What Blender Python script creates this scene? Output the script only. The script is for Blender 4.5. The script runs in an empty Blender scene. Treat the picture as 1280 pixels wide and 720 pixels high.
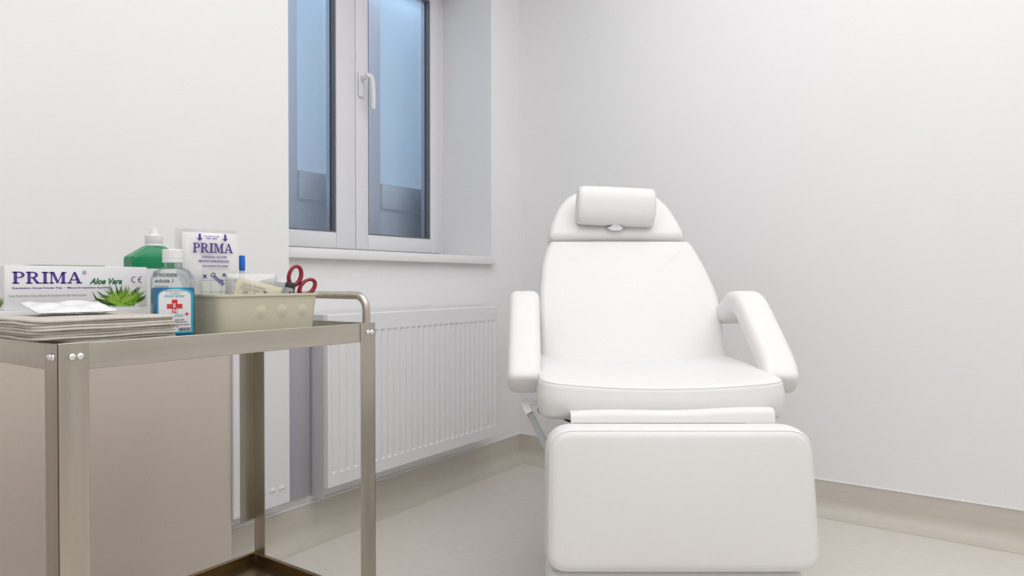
import bpy, bmesh, math, random
from mathutils import Vector, Matrix
random.seed(7)
PI = math.pi
scene = bpy.context.scene
col = scene.collection

# ------------------------------------------------------------------ materials
def mat(name, color, rough=0.5, metal=0.0, spec=0.5, noise=0.0, nscale=8.0, nstretch=(1, 1, 1), bump=0.0, bscale=200.0,
        emis=None, estr=0.0, trans=0.0, alpha=1.0, sheen=0.0, coat=0.0, rnoise=0.0):
    m = bpy.data.materials.new(name); m.use_nodes = True
    nt = m.node_tree; b = nt.nodes['Principled BSDF']
    c = tuple(color) + (1,) if len(color) == 3 else color
    b.inputs['Base Color'].default_value = c
    b.inputs['Roughness'].default_value = rough
    b.inputs['Metallic'].default_value = metal
    b.inputs['Specular IOR Level'].default_value = spec
    b.inputs['Transmission Weight'].default_value = trans
    b.inputs['Alpha'].default_value = alpha
    b.inputs['Coat Weight'].default_value = coat
    if emis:
        b.inputs['Emission Color'].default_value = tuple(emis) + (1,)
        b.inputs['Emission Strength'].default_value = estr
    if noise or bump or rnoise:
        tc = nt.nodes.new('ShaderNodeTexCoord')
        mp = nt.nodes.new('ShaderNodeMapping'); mp.inputs['Scale'].default_value = nstretch
        nt.links.new(tc.outputs['Object'], mp.inputs['Vector'])
    if noise or rnoise:
        n = nt.nodes.new('ShaderNodeTexNoise'); n.inputs['Scale'].default_value = nscale; n.inputs['Detail'].default_value = 5
        nt.links.new(mp.outputs['Vector'], n.inputs['Vector'])
    if noise:
        r = nt.nodes.new('ShaderNodeMapRange')
        r.inputs['From Min'].default_value = 0.3; r.inputs['From Max'].default_value = 0.7
        r.inputs['To Min'].default_value = 1 - noise; r.inputs['To Max'].default_value = 1 + noise
        nt.links.new(n.outputs['Fac'], r.inputs['Value'])
        x = nt.nodes.new('ShaderNodeVectorMath'); x.operation = 'SCALE'
        x.inputs[0].default_value = c[:3]
        nt.links.new(r.outputs['Result'], x.inputs['Scale'])
        nt.links.new(x.outputs['Vector'], b.inputs['Base Color'])
    if rnoise:
        r2 = nt.nodes.new('ShaderNodeMapRange')
        r2.inputs['From Min'].default_value = 0.3; r2.inputs['From Max'].default_value = 0.7
        r2.inputs['To Min'].default_value = rough - rnoise; r2.inputs['To Max'].default_value = rough + rnoise
        nt.links.new(n.outputs['Fac'], r2.inputs['Value']); nt.links.new(r2.outputs['Result'], b.inputs['Roughness'])
    if bump:
        n2 = nt.nodes.new('ShaderNodeTexNoise'); n2.inputs['Scale'].default_value = bscale; n2.inputs['Detail'].default_value = 3
        nt.links.new(mp.outputs['Vector'], n2.inputs['Vector'])
        bp = nt.nodes.new('ShaderNodeBump'); bp.inputs['Strength'].default_value = bump; bp.inputs['Distance'].default_value = 0.002
        nt.links.new(n2.outputs['Fac'], bp.inputs['Height']); nt.links.new(bp.outputs['Normal'], b.inputs['Normal'])
    return m

def clear_mat(name, tint=(1, 1, 1), gloss=0.08, rough=0.05, milky=0.0, milk=(0.9, 0.9, 0.9)):
    """thin clear plastic or glass: see-through with a fresnel shine and an optional milky share"""
    m = bpy.data.materials.new(name); m.use_nodes = True
    nt = m.node_tree; nt.nodes.clear()
    out = nt.nodes.new('ShaderNodeOutputMaterial')
    t = nt.nodes.new('ShaderNodeBsdfTransparent'); t.inputs['Color'].default_value = tuple(tint) + (1,)
    g = nt.nodes.new('ShaderNodeBsdfGlossy'); g.inputs['Roughness'].default_value = rough
    lw = nt.nodes.new('ShaderNodeLayerWeight'); lw.inputs['Blend'].default_value = 0.25
    mr = nt.nodes.new('ShaderNodeMapRange'); mr.inputs['To Min'].default_value = gloss; mr.inputs['To Max'].default_value = 0.6
    nt.links.new(lw.outputs['Fresnel'], mr.inputs['Value'])
    base = t
    if milky:
        d = nt.nodes.new('ShaderNodeBsdfDiffuse'); d.inputs['Color'].default_value = tuple(milk) + (1,)
        mm = nt.nodes.new('ShaderNodeMixShader'); mm.inputs[0].default_value = milky
        nt.links.new(t.outputs[0], mm.inputs[1]); nt.links.new(d.outputs[0], mm.inputs[2]); base = mm
    mx = nt.nodes.new('ShaderNodeMixShader')
    nt.links.new(mr.outputs['Result'], mx.inputs[0]); nt.links.new(base.outputs[0], mx.inputs[1]); nt.links.new(g.outputs[0], mx.inputs[2])
    nt.links.new(mx.outputs[0], out.inputs['Surface'])
    return m

WALL = mat('wall_paint', (0.87, 0.87, 0.882), 0.55, spec=0.3, noise=0.008, nscale=3, bump=0.05, bscale=300)
TAN = mat('wall_paint_tray_shade', (0.62, 0.55, 0.49), 0.55, spec=0.3, noise=0.02, nscale=2.5)  # wall paint with the shade under the trolley tray mixed into its colour
BROWNREFL = mat('steel_brown_reflection', (0.27, 0.20, 0.11), 0.32, metal=1.0, noise=0.06, nscale=5, nstretch=(14, 0.7, 14))  # shelf steel; its brown reflection is put into the base colour
CEIL = mat('ceiling_paint', (0.90, 0.90, 0.90), 0.8)
FLOOR = mat('vinyl_floor', (0.72, 0.68, 0.63), 0.38, spec=0.4, noise=0.05, nscale=9, nstretch=(2, 14, 1), rnoise=0.06)
SKIRT = mat('vinyl_skirting', (0.61, 0.57, 0.51), 0.45, spec=0.4, noise=0.03, nscale=12, nstretch=(1, 1, 6))
WHITE = mat('white_lacquer', (0.84, 0.84, 0.85), 0.28, spec=0.5)
PVC = mat('white_window_plastic', (0.80, 0.80, 0.825), 0.3, spec=0.5)
RAD = mat('radiator_enamel', (0.80, 0.80, 0.825), 0.25, spec=0.5)
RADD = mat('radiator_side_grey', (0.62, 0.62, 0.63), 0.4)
STRIP = mat('blue_grey_gap_shade', (0.42, 0.42, 0.47), 0.5)  # shade of the wall gap beside the radiator, as a colour
GASKET = mat('dark_gasket', (0.16, 0.17, 0.20), 0.4)
SPACER = mat('aluminium_spacer', (0.55, 0.57, 0.62), 0.2, metal=0.9)
LAV = mat('outer_frame_lavender', (0.72, 0.75, 0.86), 0.4)
LAV2 = mat('outer_panel_blue_grey', (0.70, 0.78, 0.86), 0.4)
STEEL = mat('brushed_stainless_steel', (0.47, 0.435, 0.375), 0.36, metal=1.0, noise=0.07, nscale=5, nstretch=(14, 14, 0.7), rnoise=0.06)
STEELH = mat('brushed_stainless_rail', (0.53, 0.495, 0.43), 0.36, metal=1.0, noise=0.07, nscale=5, nstretch=(14, 0.7, 14), rnoise=0.06)
CHROME = mat('chrome_screw', (0.85, 0.85, 0.85), 0.12, metal=1.0)
VINYL = mat('white_upholstery_vinyl', (0.815, 0.81, 0.805), 0.42, spec=0.4, bump=0.06, bscale=500)
SEAM = mat('seam_thread_grey', (0.78, 0.77, 0.76), 0.7)
PLAST = mat('white_plastic', (0.82, 0.83, 0.84), 0.35)
GREYM = mat('grey_painted_metal', (0.36, 0.38, 0.39), 0.35, metal=0.5)
BRASS = mat('brass_fitting', (0.55, 0.45, 0.25), 0.3, metal=1.0)
BLACK = mat('black_rubber', (0.02, 0.02, 0.02), 0.5)
CARD = mat('white_printed_card', (0.82, 0.82, 0.84), 0.38)
PURPLE = mat('purple_ink', (0.085, 0.045, 0.30), 0.5)
GREYINK = mat('grey_ink', (0.50, 0.50, 0.52), 0.6)
DARKINK = mat('dark_ink', (0.07, 0.07, 0.10), 0.6)
GREENINK = mat('dark_green_ink', (0.015, 0.17, 0.06), 0.5)
LEAFA = mat('aloe_leaf_light', (0.30, 0.50, 0.05), 0.5)
LEAFB = mat('aloe_leaf_mid', (0.11, 0.30, 0.02), 0.5)
LEAFC = mat('aloe_leaf_dark', (0.03, 0.10, 0.01), 0.5)
TOWEL = mat('recycled_paper', (0.60, 0.56, 0.51), 0.9, spec=0.1, noise=0.05, nscale=60, bump=0.2, bscale=400)
POUCHM = mat('white_pouch_film', (0.85, 0.85, 0.86), 0.25, noise=0.02, nscale=20)
GREENB = mat('green_bottle_plastic', (0.0, 0.24, 0.09), 0.25, spec=0.5)
LABELW = mat('white_label_paper', (0.80, 0.81, 0.83), 0.4)
CYAN = mat('cyan_label_border', (0.02, 0.42, 0.58), 0.4)
TEALINK = mat('teal_ink', (0.06, 0.42, 0.58), 0.5)
RED = mat('red_print', (0.65, 0.03, 0.04), 0.45)
LIQ = mat('blue_liquid', (0.001, 0.19, 0.46), 0.25, spec=0.2)
CLEAR = clear_mat('clear_plastic', (0.95, 0.98, 0.97), 0.03, 0.06, 0.03)
GLASS = clear_mat('window_glass', (0.96, 0.98, 1.0), 0.03, 0.02)
BAGM = clear_mat('clear_plastic_wrap', (0.96, 0.96, 0.96), 0.10, 0.12, 0.30, (0.85, 0.85, 0.86))
BASK = mat('beige_basket_plastic', (0.60, 0.575, 0.445), 0.4, spec=0.4)
REDPL = mat('crimson_plastic', (0.27, 0.010, 0.030), 0.3)
BLUEC = mat('blue_plastic_cap', (0.01, 0.17, 0.68), 0.35)
CREAM = mat('cream_sachet_paper', (0.74, 0.69, 0.55), 0.6, noise=0.02, nscale=50)
BROWNINK = mat('brown_ink', (0.33, 0.24, 0.13), 0.6)
MARKB = mat('marker_black', (0.03, 0.03, 0.035), 0.35)
MARKG = mat('marker_grey', (0.38, 0.40, 0.43), 0.35)
GAUZE = mat('dressing_backing_paper', (0.70, 0.73, 0.68), 0.55)
GRIDINK = mat('grid_line_ink', (0.38, 0.44, 0.50), 0.6)

# frosted outer pane: daylight through blue frosted glass, paler at the top
FROST = bpy.data.materials.new('frosted_blue_glass'); FROST.use_nodes = True
_nt = FROST.node_tree; _b = _nt.nodes['Principled BSDF']
_tc = _nt.nodes.new('ShaderNodeTexCoord'); _sp = _nt.nodes.new('ShaderNodeSeparateXYZ'); _nt.links.new(_tc.outputs['Object'], _sp.inputs[0])
_mr = _nt.nodes.new('ShaderNodeMapRange'); _mr.inputs['From Min'].default_value = 1.1; _mr.inputs['From Max'].default_value = 2.5
_nt.links.new(_sp.outputs['Z'], _mr.inputs['Value'])
_cr = _nt.nodes.new('ShaderNodeValToRGB')
_cr.color_ramp.elements[0].color = (0.36, 0.46, 0.58, 1); _cr.color_ramp.elements[1].color = (0.42, 0.55, 0.66, 1)
_nt.links.new(_mr.outputs['Result'], _cr.inputs['Fac']); _nt.links.new(_cr.outputs['Color'], _b.inputs['Base Color'])
_nt.links.new(_cr.outputs['Color'], _b.inputs['Emission Color']); _b.inputs['Emission Strength'].default_value = 0.52
_b.inputs['Roughness'].default_value = 0.5

# ------------------------------------------------------------------ mesh helpers
class MB:
    def __init__(s): s.bm = bmesh.new(); s.mi = 0; s.mats = []
    def use(s, m):
        if m not in s.mats: s.mats.append(m)
        s.mi = s.mats.index(m); return s
    def face(s, vs):
        try:
            f = s.bm.faces.new(vs); f.material_index = s.mi; return f
        except ValueError: return None
    def poly(s, pts): return s.face([s.bm.verts.new(p) for p in pts])
    def loft(s, rings, cap=True, close=True):
        R = [[s.bm.verts.new(p) for p in r] for r in rings]; n = len(R[0])
        for a, b in zip(R, R[1:]):
            for i in range(n if close else n - 1):
                j = (i + 1) % n; s.face([a[i], a[j], b[j], b[i]])
        if cap and close:
            s.face(list(reversed(R[0]))); s.face(R[-1])
        return s
    def box(s, x0, x1, y0, y1, z0, z1, bev=0.0, seg=2):
        t = bmesh.new(); bmesh.ops.create_cube(t, size=1)
        for v in t.verts:
            v.co = Vector((x0 + (v.co.x + .5) * (x1 - x0), y0 + (v.co.y + .5) * (y1 - y0), z0 + (v.co.z + .5) * (z1 - z0)))
        if bev: bmesh.ops.bevel(t, geom=t.edges[:], offset=bev, segments=seg, profile=0.5, affect='EDGES')
        s.merge(t); return s
    def merge(s, t, M=None):
        vm = {}
        for v in t.verts: vm[v] = s.bm.verts.new(M @ v.co if M else v.co)
        for f in t.faces: s.face([vm[v] for v in f.verts])
        t.free()
    def tube(s, path, r, n=12, cap=True):
        path = [Vector(p) for p in path]; rings = []; up = None
        for i, p in enumerate(path):
            d = (path[min(i + 1, len(path) - 1)] - path[max(i - 1, 0)]).normalized()
            if up is None:
                up = Vector((0, 0, 1)) if abs(d.z) < .9 else Vector((1, 0, 0))
            a = d.cross(up).normalized(); b = a.cross(d).normalized(); up = b
            rr = r[i] if isinstance(r, (list, tuple)) else r
            rings.append([p + a * math.cos(2 * PI * k / n) * rr + b * math.sin(2 * PI * k / n) * rr for k in range(n)])
        return s.loft(rings, cap)
    def lathe(s, prof, c=(0, 0, 0), n=24):
        c = Vector(c)
        return s.loft([[c + Vector((r * math.cos(2 * PI * k / n), r * math.sin(2 * PI * k / n), z)) for k in range(n)] for r, z in prof])
    def xform(s, M): bmesh.ops.transform(s.bm, matrix=M, verts=s.bm.verts[:]); return s
    def build(s, name, m=None, parent=None, smooth=True, ang=35, recalc=True, weld=0.0):
        if weld: bmesh.ops.remove_doubles(s.bm, verts=s.bm.verts[:], dist=weld)
        if recalc: bmesh.ops.recalc_face_normals(s.bm, faces=s.bm.faces[:])
        me = bpy.data.meshes.new(name); s.bm.to_mesh(me); s.bm.free()
        for x in (s.mats or [m]): me.materials.append(x)
        if smooth:
            me.shade_smooth(); me.set_sharp_from_angle(angle=math.radians(ang))
        o = bpy.data.objects.new(name, me); col.objects.link(o)
        if parent: o.parent = parent
        return o

def tag(o, label=None, cat=None, group=None, kind=None):
    if label: o['label'] = label
    if cat: o['category'] = cat
    if group: o['group'] = group
    if kind: o['kind'] = kind
    return o
def empty(name, loc, rz=0, label=None, cat=None, group=None):
    o = bpy.data.objects.new(name, None); col.objects.link(o); o.location = loc; o.rotation_euler = (0, 0, rz)
    o.empty_display_size = 0.05
    return tag(o, label, cat, group)
def struct(name, mb, m, smooth=True, ang=35, parent=None):
    o = mb.build(name, m, parent, smooth=smooth, ang=ang)
    if not parent: o['kind'] = 'structure'
    return o

def round_poly(pts, rad, n=6):
    """round the corners of a convex polygon; rad a number or one per corner"""
    out = []; N = len(pts)
    for i in range(N):
        p = Vector(pts[i]); a = Vector(pts[i - 1]); b = Vector(pts[(i + 1) % N])
        r = rad[i] if isinstance(rad, (list, tuple)) else rad
        d1 = (a - p); d2 = (b - p); l = min(d1.length, d2.length) * .49
        ang = d1.angle(d2); t = min(r / math.tan(ang / 2), l) if r > 0 else 0
        if t <= 1e-6: out.append(p); continue
        s = p + d1.normalized() * t; e = p + d2.normalized() * t
        for k in range(n + 1):
            u = k / n; out.append((1 - u) ** 2 * s + 2 * u * (1 - u) * p + u * u * e)
    return out
def resample(pts, step):
    out = []; N = len(pts)
    for i in range(N):
        a, b = pts[i], pts[(i + 1) % N]; L = (b - a).length; k = max(1, int(round(L / step)))
        for j in range(k): out.append(a + (b - a) * (j / k))
    return out
def inset_ring(pts, d):
    N = len(pts); out = []
    area = sum(pts[i].x * pts[(i + 1) % N].y - pts[(i + 1) % N].x * pts[i].y for i in range(N)); sg = 1 if area > 0 else -1
    for i in range(N):
        t = (pts[(i + 1) % N] - pts[i - 1]).normalized(); nrm = Vector((-t.y, t.x)) * sg
        out.append(pts[i] + nrm * d)
    return out
def cushion(mb, outline, thick, r, O, U, V, W, front=None, side_bulge=0.0, nin=9, step=0.012):
    """padded upholstery block: outline in (u,v), rounded edges of radius r, front skin at w=thick (plus front(u,v)), back at w=0"""
    O, U, V, W = map(Vector, (O, U, V, W))
    pts = resample(outline, step); c = sum(pts, Vector((0, 0))) / len(pts)
    f = front or (lambda u, v: 0)
    P = lambda p, w: O + U * p.x + V * p.y + W * w
    rings = []
    def inner(ring, w, fn):
        res = []
        for k in range(1, nin):
            t = 1 - k / nin
            res.append([P(c + (p - c) * t, w + fn(*(c + (p - c) * t))) for p in ring])
        return res
    q0 = inset_ring(pts, r)
    back = list(reversed(inner(q0, 0, lambda u, v: 0)))
    rings += back
    n = 6
    for k in range(n + 1):
        a = k / n * PI / 2
        q = inset_ring(pts, r * (1 - math.sin(a))); rings.append([P(p, r * (1 - math.cos(a))) for p in q])
    for k in range(1, 6):
        t = k / 6; q = inset_ring(pts, -side_bulge * math.sin(PI * t)); rings.append([P(p, r + (thick - 2 * r) * t + f(*p) * t) for p in q])
    for k in range(n + 1):
        a = k / n * PI / 2
        q = inset_ring(pts, r * (1 - math.cos(a))); rings.append([P(p, thick - r + r * math.sin(a) + f(*p)) for p in q])
    rings += inner(q0, thick, f)
    mb.loft(rings, cap=True)
    seam = [P(p, thick - r * .30 + f(*p)) for p in inset_ring(pts, r * .28)]
    return seam
def seam_tube(name, pts, rad, m, parent):
    b = MB(); rings = []; N = len(pts)
    for i in range(N + 1):
        p = pts[i % N]; d = (pts[(i + 1) % N] - pts[i - 1 if i < N else N - 1]).normalized()
        a = d.orthogonal().normalized(); c = d.cross(a)
        rings.append([p + (a * math.cos(2 * PI * k / 6) + c * math.sin(2 * PI * k / 6)) * rad for k in range(6)])
    # keep ring phase steady
    b2 = MB(); up = None; rings = []
    for i in range(N + 1):
        p = pts[i % N]; d = (pts[(i + 1) % N] - pts[(i - 1) % N]).normalized()
        if up is None: up = d.orthogonal().normalized()
        up = (up - d * up.dot(d)).normalized(); c = d.cross(up)
        rings.append([p + (up * math.cos(2 * PI * k / 6) + c * math.sin(2 * PI * k / 6)) * rad for k in range(6)])
    b2.loft(rings, cap=False); b.bm.free()
    return b2.build(name, m, parent)
def bez(pts, n=24):
    """Catmull-Rom through points"""
    P = [Vector(p) for p in pts]; P = [P[0] * 2 - P[1]] + P + [P[-1] * 2 - P[-2]]; out = []
    for i in range(1, len(P) - 2):
        a, b, c, d = P[i - 1:i + 3]
        for k in range(n):
            t = k / n
            out.append(.5 * ((2 * b) + (c - a) * t + (2 * a - 5 * b + 4 * c - d) * t * t + (3 * b - a - 3 * c + d) * t ** 3))
    out.append(P[-2]); return out
def rrect(w, h, r, n=5):
    return [Vector((p.x, p.y)) for p in round_poly([(-w / 2, -h / 2), (w / 2, -h / 2), (w / 2, h / 2), (-w / 2, h / 2)], r, n)]

# text and flat print ------------------------------------------------
def text_polys(body, size, shear=0.0, bold=0.0, spacing=1.0):
    cu = bpy.data.curves.new('t', 'FONT'); cu.body = body; cu.size = size; cu.shear = shear; cu.offset = bold; cu.space_character = spacing
    cu.resolution_u = 3
    o = bpy.data.objects.new('t', cu); col.objects.link(o); bpy.context.view_layer.update()
    me = o.evaluated_get(bpy.context.evaluated_depsgraph_get()).to_mesh()
    res = [[Vector((me.vertices[i].co.x, me.vertices[i].co.y)) for i in p.vertices] for p in me.polygons]
    o.evaluated_get(bpy.context.evaluated_depsgraph_get()).to_mesh_clear()
    bpy.data.objects.remove(o); bpy.data.curves.remove(cu)
    return res
def R_(x0, y0, x1, y1): return [(x0, y0), (x1, y0), (x1, y1), (x0, y1)]
def arc_quads(cx, cy, rx, ry, ix, iy, a0, a1, n=14):
    out = []
    for k in range(n):
        a = math.radians(a0 + (a1 - a0) * k / n); b = math.radians(a0 + (a1 - a0) * (k + 1) / n)
        out.append([(cx + ix * math.cos(a), cy + iy * math.sin(a)), (cx + rx * math.cos(a), cy + ry * math.sin(a)),
                    (cx + rx * math.cos(b), cy + ry * math.sin(b)), (cx + ix * math.cos(b), cy + iy * math.sin(b))])
    return out
def slab_word(size, gap=0.05):
    """PRIMA in heavy slab-serif capitals, polygons in a unit-height frame scaled by size"""
    Pb = arc_quads(.44, .73, .36, .27, .15, .17, -90, 90) + [R_(.3, .90, .44, 1), R_(.3, .46, .44, .56)]
    P = ([R_(.1, 0, .31, 1), R_(0, 0, .45, .11), R_(0, .89, .31, 1)] + Pb, .82)
    Rr = ([R_(.1, 0, .31, 1), R_(0, 0, .42, .11), R_(0, .89, .31, 1)] + Pb + [[(.38, .5), (.58, .5), (.88, .05), (.66, .05)], R_(.66, 0, 1.0, .11)], .98)
    I = ([R_(.12, 0, .34, 1), R_(0, 0, .46, .11), R_(0, .89, .46, 1)], .46)
    Mm = ([R_(.1, 0, .2, 1), R_(0, 0, .32, .11), R_(0, .89, .28, 1), [(.12, 1), (.34, 1), (.66, .12), (.52, .0)], [(.52, 0), (.62, .12), (.98, 1), (.86, 1)],
           R_(.86, 0, 1.07, 1), R_(.74, 0, 1.18, .11), R_(.9, .89, 1.18, 1)], 1.18)
    A = ([[(.1, .05), (.22, .05), (.56, 1), (.46, 1)], [(.42, 1), (.62, 1), (.98, .05), (.74, .05)], R_(.25, .27, .78, .37), R_(0, 0, .34, .11), R_(.62, 0, 1.08, .11)], 1.08)
    out = []; x = 0
    for q, w in (P, Rr, I, Mm, A):
        out += [[Vector(((x + a) * size, b * size)) for a, b in poly] for poly in q]; x += w + gap
    return out, (x - gap) * size
def flat(mb, polys, O, U, V, dx=0, dy=0, sx=1, rot=0):
    O, U, V = Vector(O), Vector(U), Vector(V); cr, sr = math.cos(rot), math.sin(rot)
    for poly in polys:
        pts = []
        for p in poly:
            x, y = p[0] * sx, p[1]; x, y = x * cr - y * sr + dx, x * sr + y * cr + dy
            pts.append(O + U * x + V * y)
        mb.poly(pts)
def polys_w(polys): return max(p[0] for q in polys for p in q)

# ------------------------------------------------------------------ camera
CAM = Vector((1.924, 0, 0.90)); YAW = math.radians(34.61)
cd = bpy.data.cameras.new('camera'); cam = bpy.data.objects.new('camera', cd); col.objects.link(cam)
cam.location = CAM; cam.rotation_euler = (math.radians(90 - 0.603), 0, YAW)
cd.sensor_width = 36; cd.lens = 855 / 1280 * 36; cd.clip_start = 0.02
scene.camera = cam

# ------------------------------------------------------------------ room shell
YB = 2.859; XR = 3.9; YF = -2.0; HC = 2.7
T = 0.6
b = MB(); b.box(-T, XR + .2, YF - .2, YB + .2, -0.1, 0); struct('floor', b, FLOOR)
b = MB(); b.box(-T, XR + .2, YF - .2, YB + .2, HC, HC + .1); struct('ceiling', b, CEIL)
b = MB(); b.box(-T, XR + .2, YB, YB + .2, 0, HC); struct('wall_back', b, WALL)
b = MB(); b.box(XR, XR + .2, YF - .2, YB, 0, HC); struct('wall_right', b, WALL)
b = MB(); b.box(-T, XR, YF - .2, YF, 0, HC); struct('wall_front', b, WALL)
WY0, WY1, WZ0, WZ1 = 1.425, 2.614, 0.985, 2.35      # window opening
b = MB()
for xa, xb, ya, yb in ((-.38, 0, WY0, WY1), (-T, -.38, 1.30, 2.80)):
    b.box(xa, xb, YF, ya, 0, HC); b.box(xa, xb, yb, YB, 0, HC); b.box(xa, xb, ya, yb, 0, WZ0); b.box(xa, xb, ya, yb, WZ1, HC)
struct('wall_left', b, WALL, smooth=False)
# shallow boxed-out pier in front of the window wall: narrower below knee-to-tray height
b = MB(); b.box(.001, .05, YF + .002, 1.429, .712, HC - .002); struct('wall_pier', b, WALL, smooth=False)
b = MB(); b.box(.001, .05, YF + .002, 1.218, .001, .711); struct('wall_pier_lower', b, TAN, smooth=False)  # tan colour carries the tray's shade on this lower block

# coved skirting
def skirt(name, p0, p1, nrm):
    p0, p1, nrm = Vector(p0), Vector(p1), Vector(nrm)
    prof = [(0.0005, .129), (.004, .129), (.004, .058)] + [(.004 + .056 * (1 - math.cos(a)), .058 - .056 * math.sin(a)) for a in [k / 8 * PI / 2 for k in range(1, 9)]] + [(.062, .0015), (.062, .0005), (.0005, .0005)]
    b = MB(); b.loft([[p + nrm * d + Vector((0, 0, z)) for d, z in prof] for p in (p0, p1)])
    o = b.build(name, SKIRT, ang=60); o['kind'] = 'structure'
    c = MB(); c.loft([[p + nrm * d + Vector((0, 0, z)) for d, z in ((.0005, .129), (.0065, .129), (.0055, .1335), (.0005, .1345))] for p in (p0, p1)])
    c.build('sealant_bead', WHITE, o)
skirt('baseboard_left', (0, 1.2185, 0), (0, YB - .001, 0), (1, 0, 0))
skirt('baseboard_back', (.001, YB, 0), (XR - .001, YB, 0), (0, -1, 0))

# ------------------------------------------------------------------ window
FX = -0.28
w = empty('window_1', (FX, (WY0 + WY1) / 2, WZ0)); w['kind'] = 'structure'
def wpart(name, b, m, parent, **k):
    b.xform(Matrix.Translation(-Vector((FX, (WY0 + WY1) / 2, WZ0)))); return b.build(name, m, parent, **k)
ZG0 = 1.10
b = MB()   # fixed outer frame
b.box(FX - .07, FX - .012, WY0, WY0 + .05, WZ0 + .001, WZ1, .003); b.box(FX - .07, FX - .012, WY1 - .05, WY1, WZ0 + .001, WZ1, .003)
b.box(FX - .07, FX - .012, WY0 + .05, WY1 - .05, WZ0 + .001, 1.05, .003); b.box(FX - .07, FX - .012, WY0 + .05, WY1 - .05, WZ1 - .05, WZ1, .003)
fr = wpart('window_frame', b, PVC, w)
def sash(y0, y1, gy0, gy1):
    b = MB(); z0, z1 = 1.035, WZ1 - .035; gz0, gz1 = ZG0, WZ1 - .10
    b.box(FX - .06, FX, y0, gy0, z0, z1, .004); b.box(FX - .06, FX, gy1, y1, z0, z1, .004)
    b.box(FX - .0595, FX - .0005, gy0, gy1, z0, gz0, .003); b.box(FX - .0595, FX - .0005, gy0, gy1, gz1, z1, .003)
    s = wpart('sash', b, PVC, w)
    g = MB(); t = .006
    for (a, c, d, e) in ((gy0 + .0003, gy0 + t, gz0, gz1), (gy1 - t, gy1 - .0003, gz0, gz1)):
        g.box(FX - .026, FX - .004, a, c, d, e)
    g.box(FX - .026, FX - .004, gy0 + t, gy1 - t, gz0 + .0003, gz0 + t); g.box(FX - .026, FX - .004, gy0 + t, gy1 - t, gz1 - t, gz1 - .0003)
    wpart('gasket', g, GASKET, s)
    g = MB(); g.box(FX - .050, FX - .029, gy0 + .0004, gy0 + .012, gz0, gz1); g.box(FX - .050, FX - .029, gy1 - .012, gy1 - .0004, gz0, gz1)
    wpart('spacer_bar', g, SPACER, s)
    g = MB(); g.poly([(FX - .027, gy0, gz0), (FX - .027, gy1, gz0), (FX - .027, gy1, gz1), (FX - .027, gy0, gz1)])
    g.poly([(FX - .052, gy0, gz0), (FX - .052, gy1, gz0), (FX - .052, gy1, gz1), (FX - .052, gy0, gz1)])
    wpart('pane', g, GLASS, s, smooth=False)
    return s
sash(1.470, 2.0215, 1.56, 1.918)
s2 = sash(2.0245, 2.570, 2.096, 2.502)
# handle on the right sash
b = MB(); b.box(FX, FX + .012, 2.034, 2.062, 1.625 + .06, 1.79, .006, 3)
hb = wpart('handle_plate', b, PLAST, s2)
b = MB(); b.tube([(FX + .01, 2.048, 1.765), (FX + .045, 2.048, 1.765)], .011, 14)
path = bez([(FX + .045, 2.04, 1.772), (FX + .052, 2.062, 1.765), (FX + .052, 2.072, 1.72), (FX + .048, 2.078, 1.635)], 8)
b.tube(path, [.010 + .002 * math.sin(i / len(path) * PI) for i in range(len(path))], 14)
wpart('handle', b, PLAST, s2)
# inner sill board
b = MB(); b.box(FX - .012, .03, WY0 + .004, WY1 - .002, .977, 1.0125, .004); 
o = b.build('window_sill', WHITE); o['kind'] = 'structure'
# second, outer window with frosted panes
OX = -0.50
ow = empty('window_2', (OX, 2.0, WZ0)); ow['kind'] = 'structure'
def opart(name, b, m, parent=ow): b.xform(Matrix.Translation(-Vector((OX, 2.0, WZ0)))); return b.build(name, m, parent, smooth=True)
b = MB()
for a, c in ((1.302, 1.40), (1.79, 1.895), (2.272, 2.385), (2.72, 2.798)): b.box(OX - .04, OX, a, c, WZ0 + .002, WZ1 - .002, .004)
opart('outer_frame', b, LAV)
b = MB(); b.box(OX - .03, OX - .004, 1.302, 2.798, WZ0 + .002, 1.250); opart('outer_panel', b, LAV2)
b = MB(); b.box(OX - .035, OX + .012, 1.896, 2.271, 1.252, 1.375, .004); b.box(OX - .035, OX + .012, 2.386, 2.719, 1.252, 1.375, .004); opart('outer_rail', b, LAV2)
b = MB(); b.box(OX - .030, OX - .006, 1.302, 2.798, 1.2505, WZ1 - .002)
b.build('frosted_pane', FROST, None); fp = bpy.data.objects['frosted_pane']; fp.parent = ow; fp.location = -Vector((OX, 2.0, WZ0))

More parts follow.
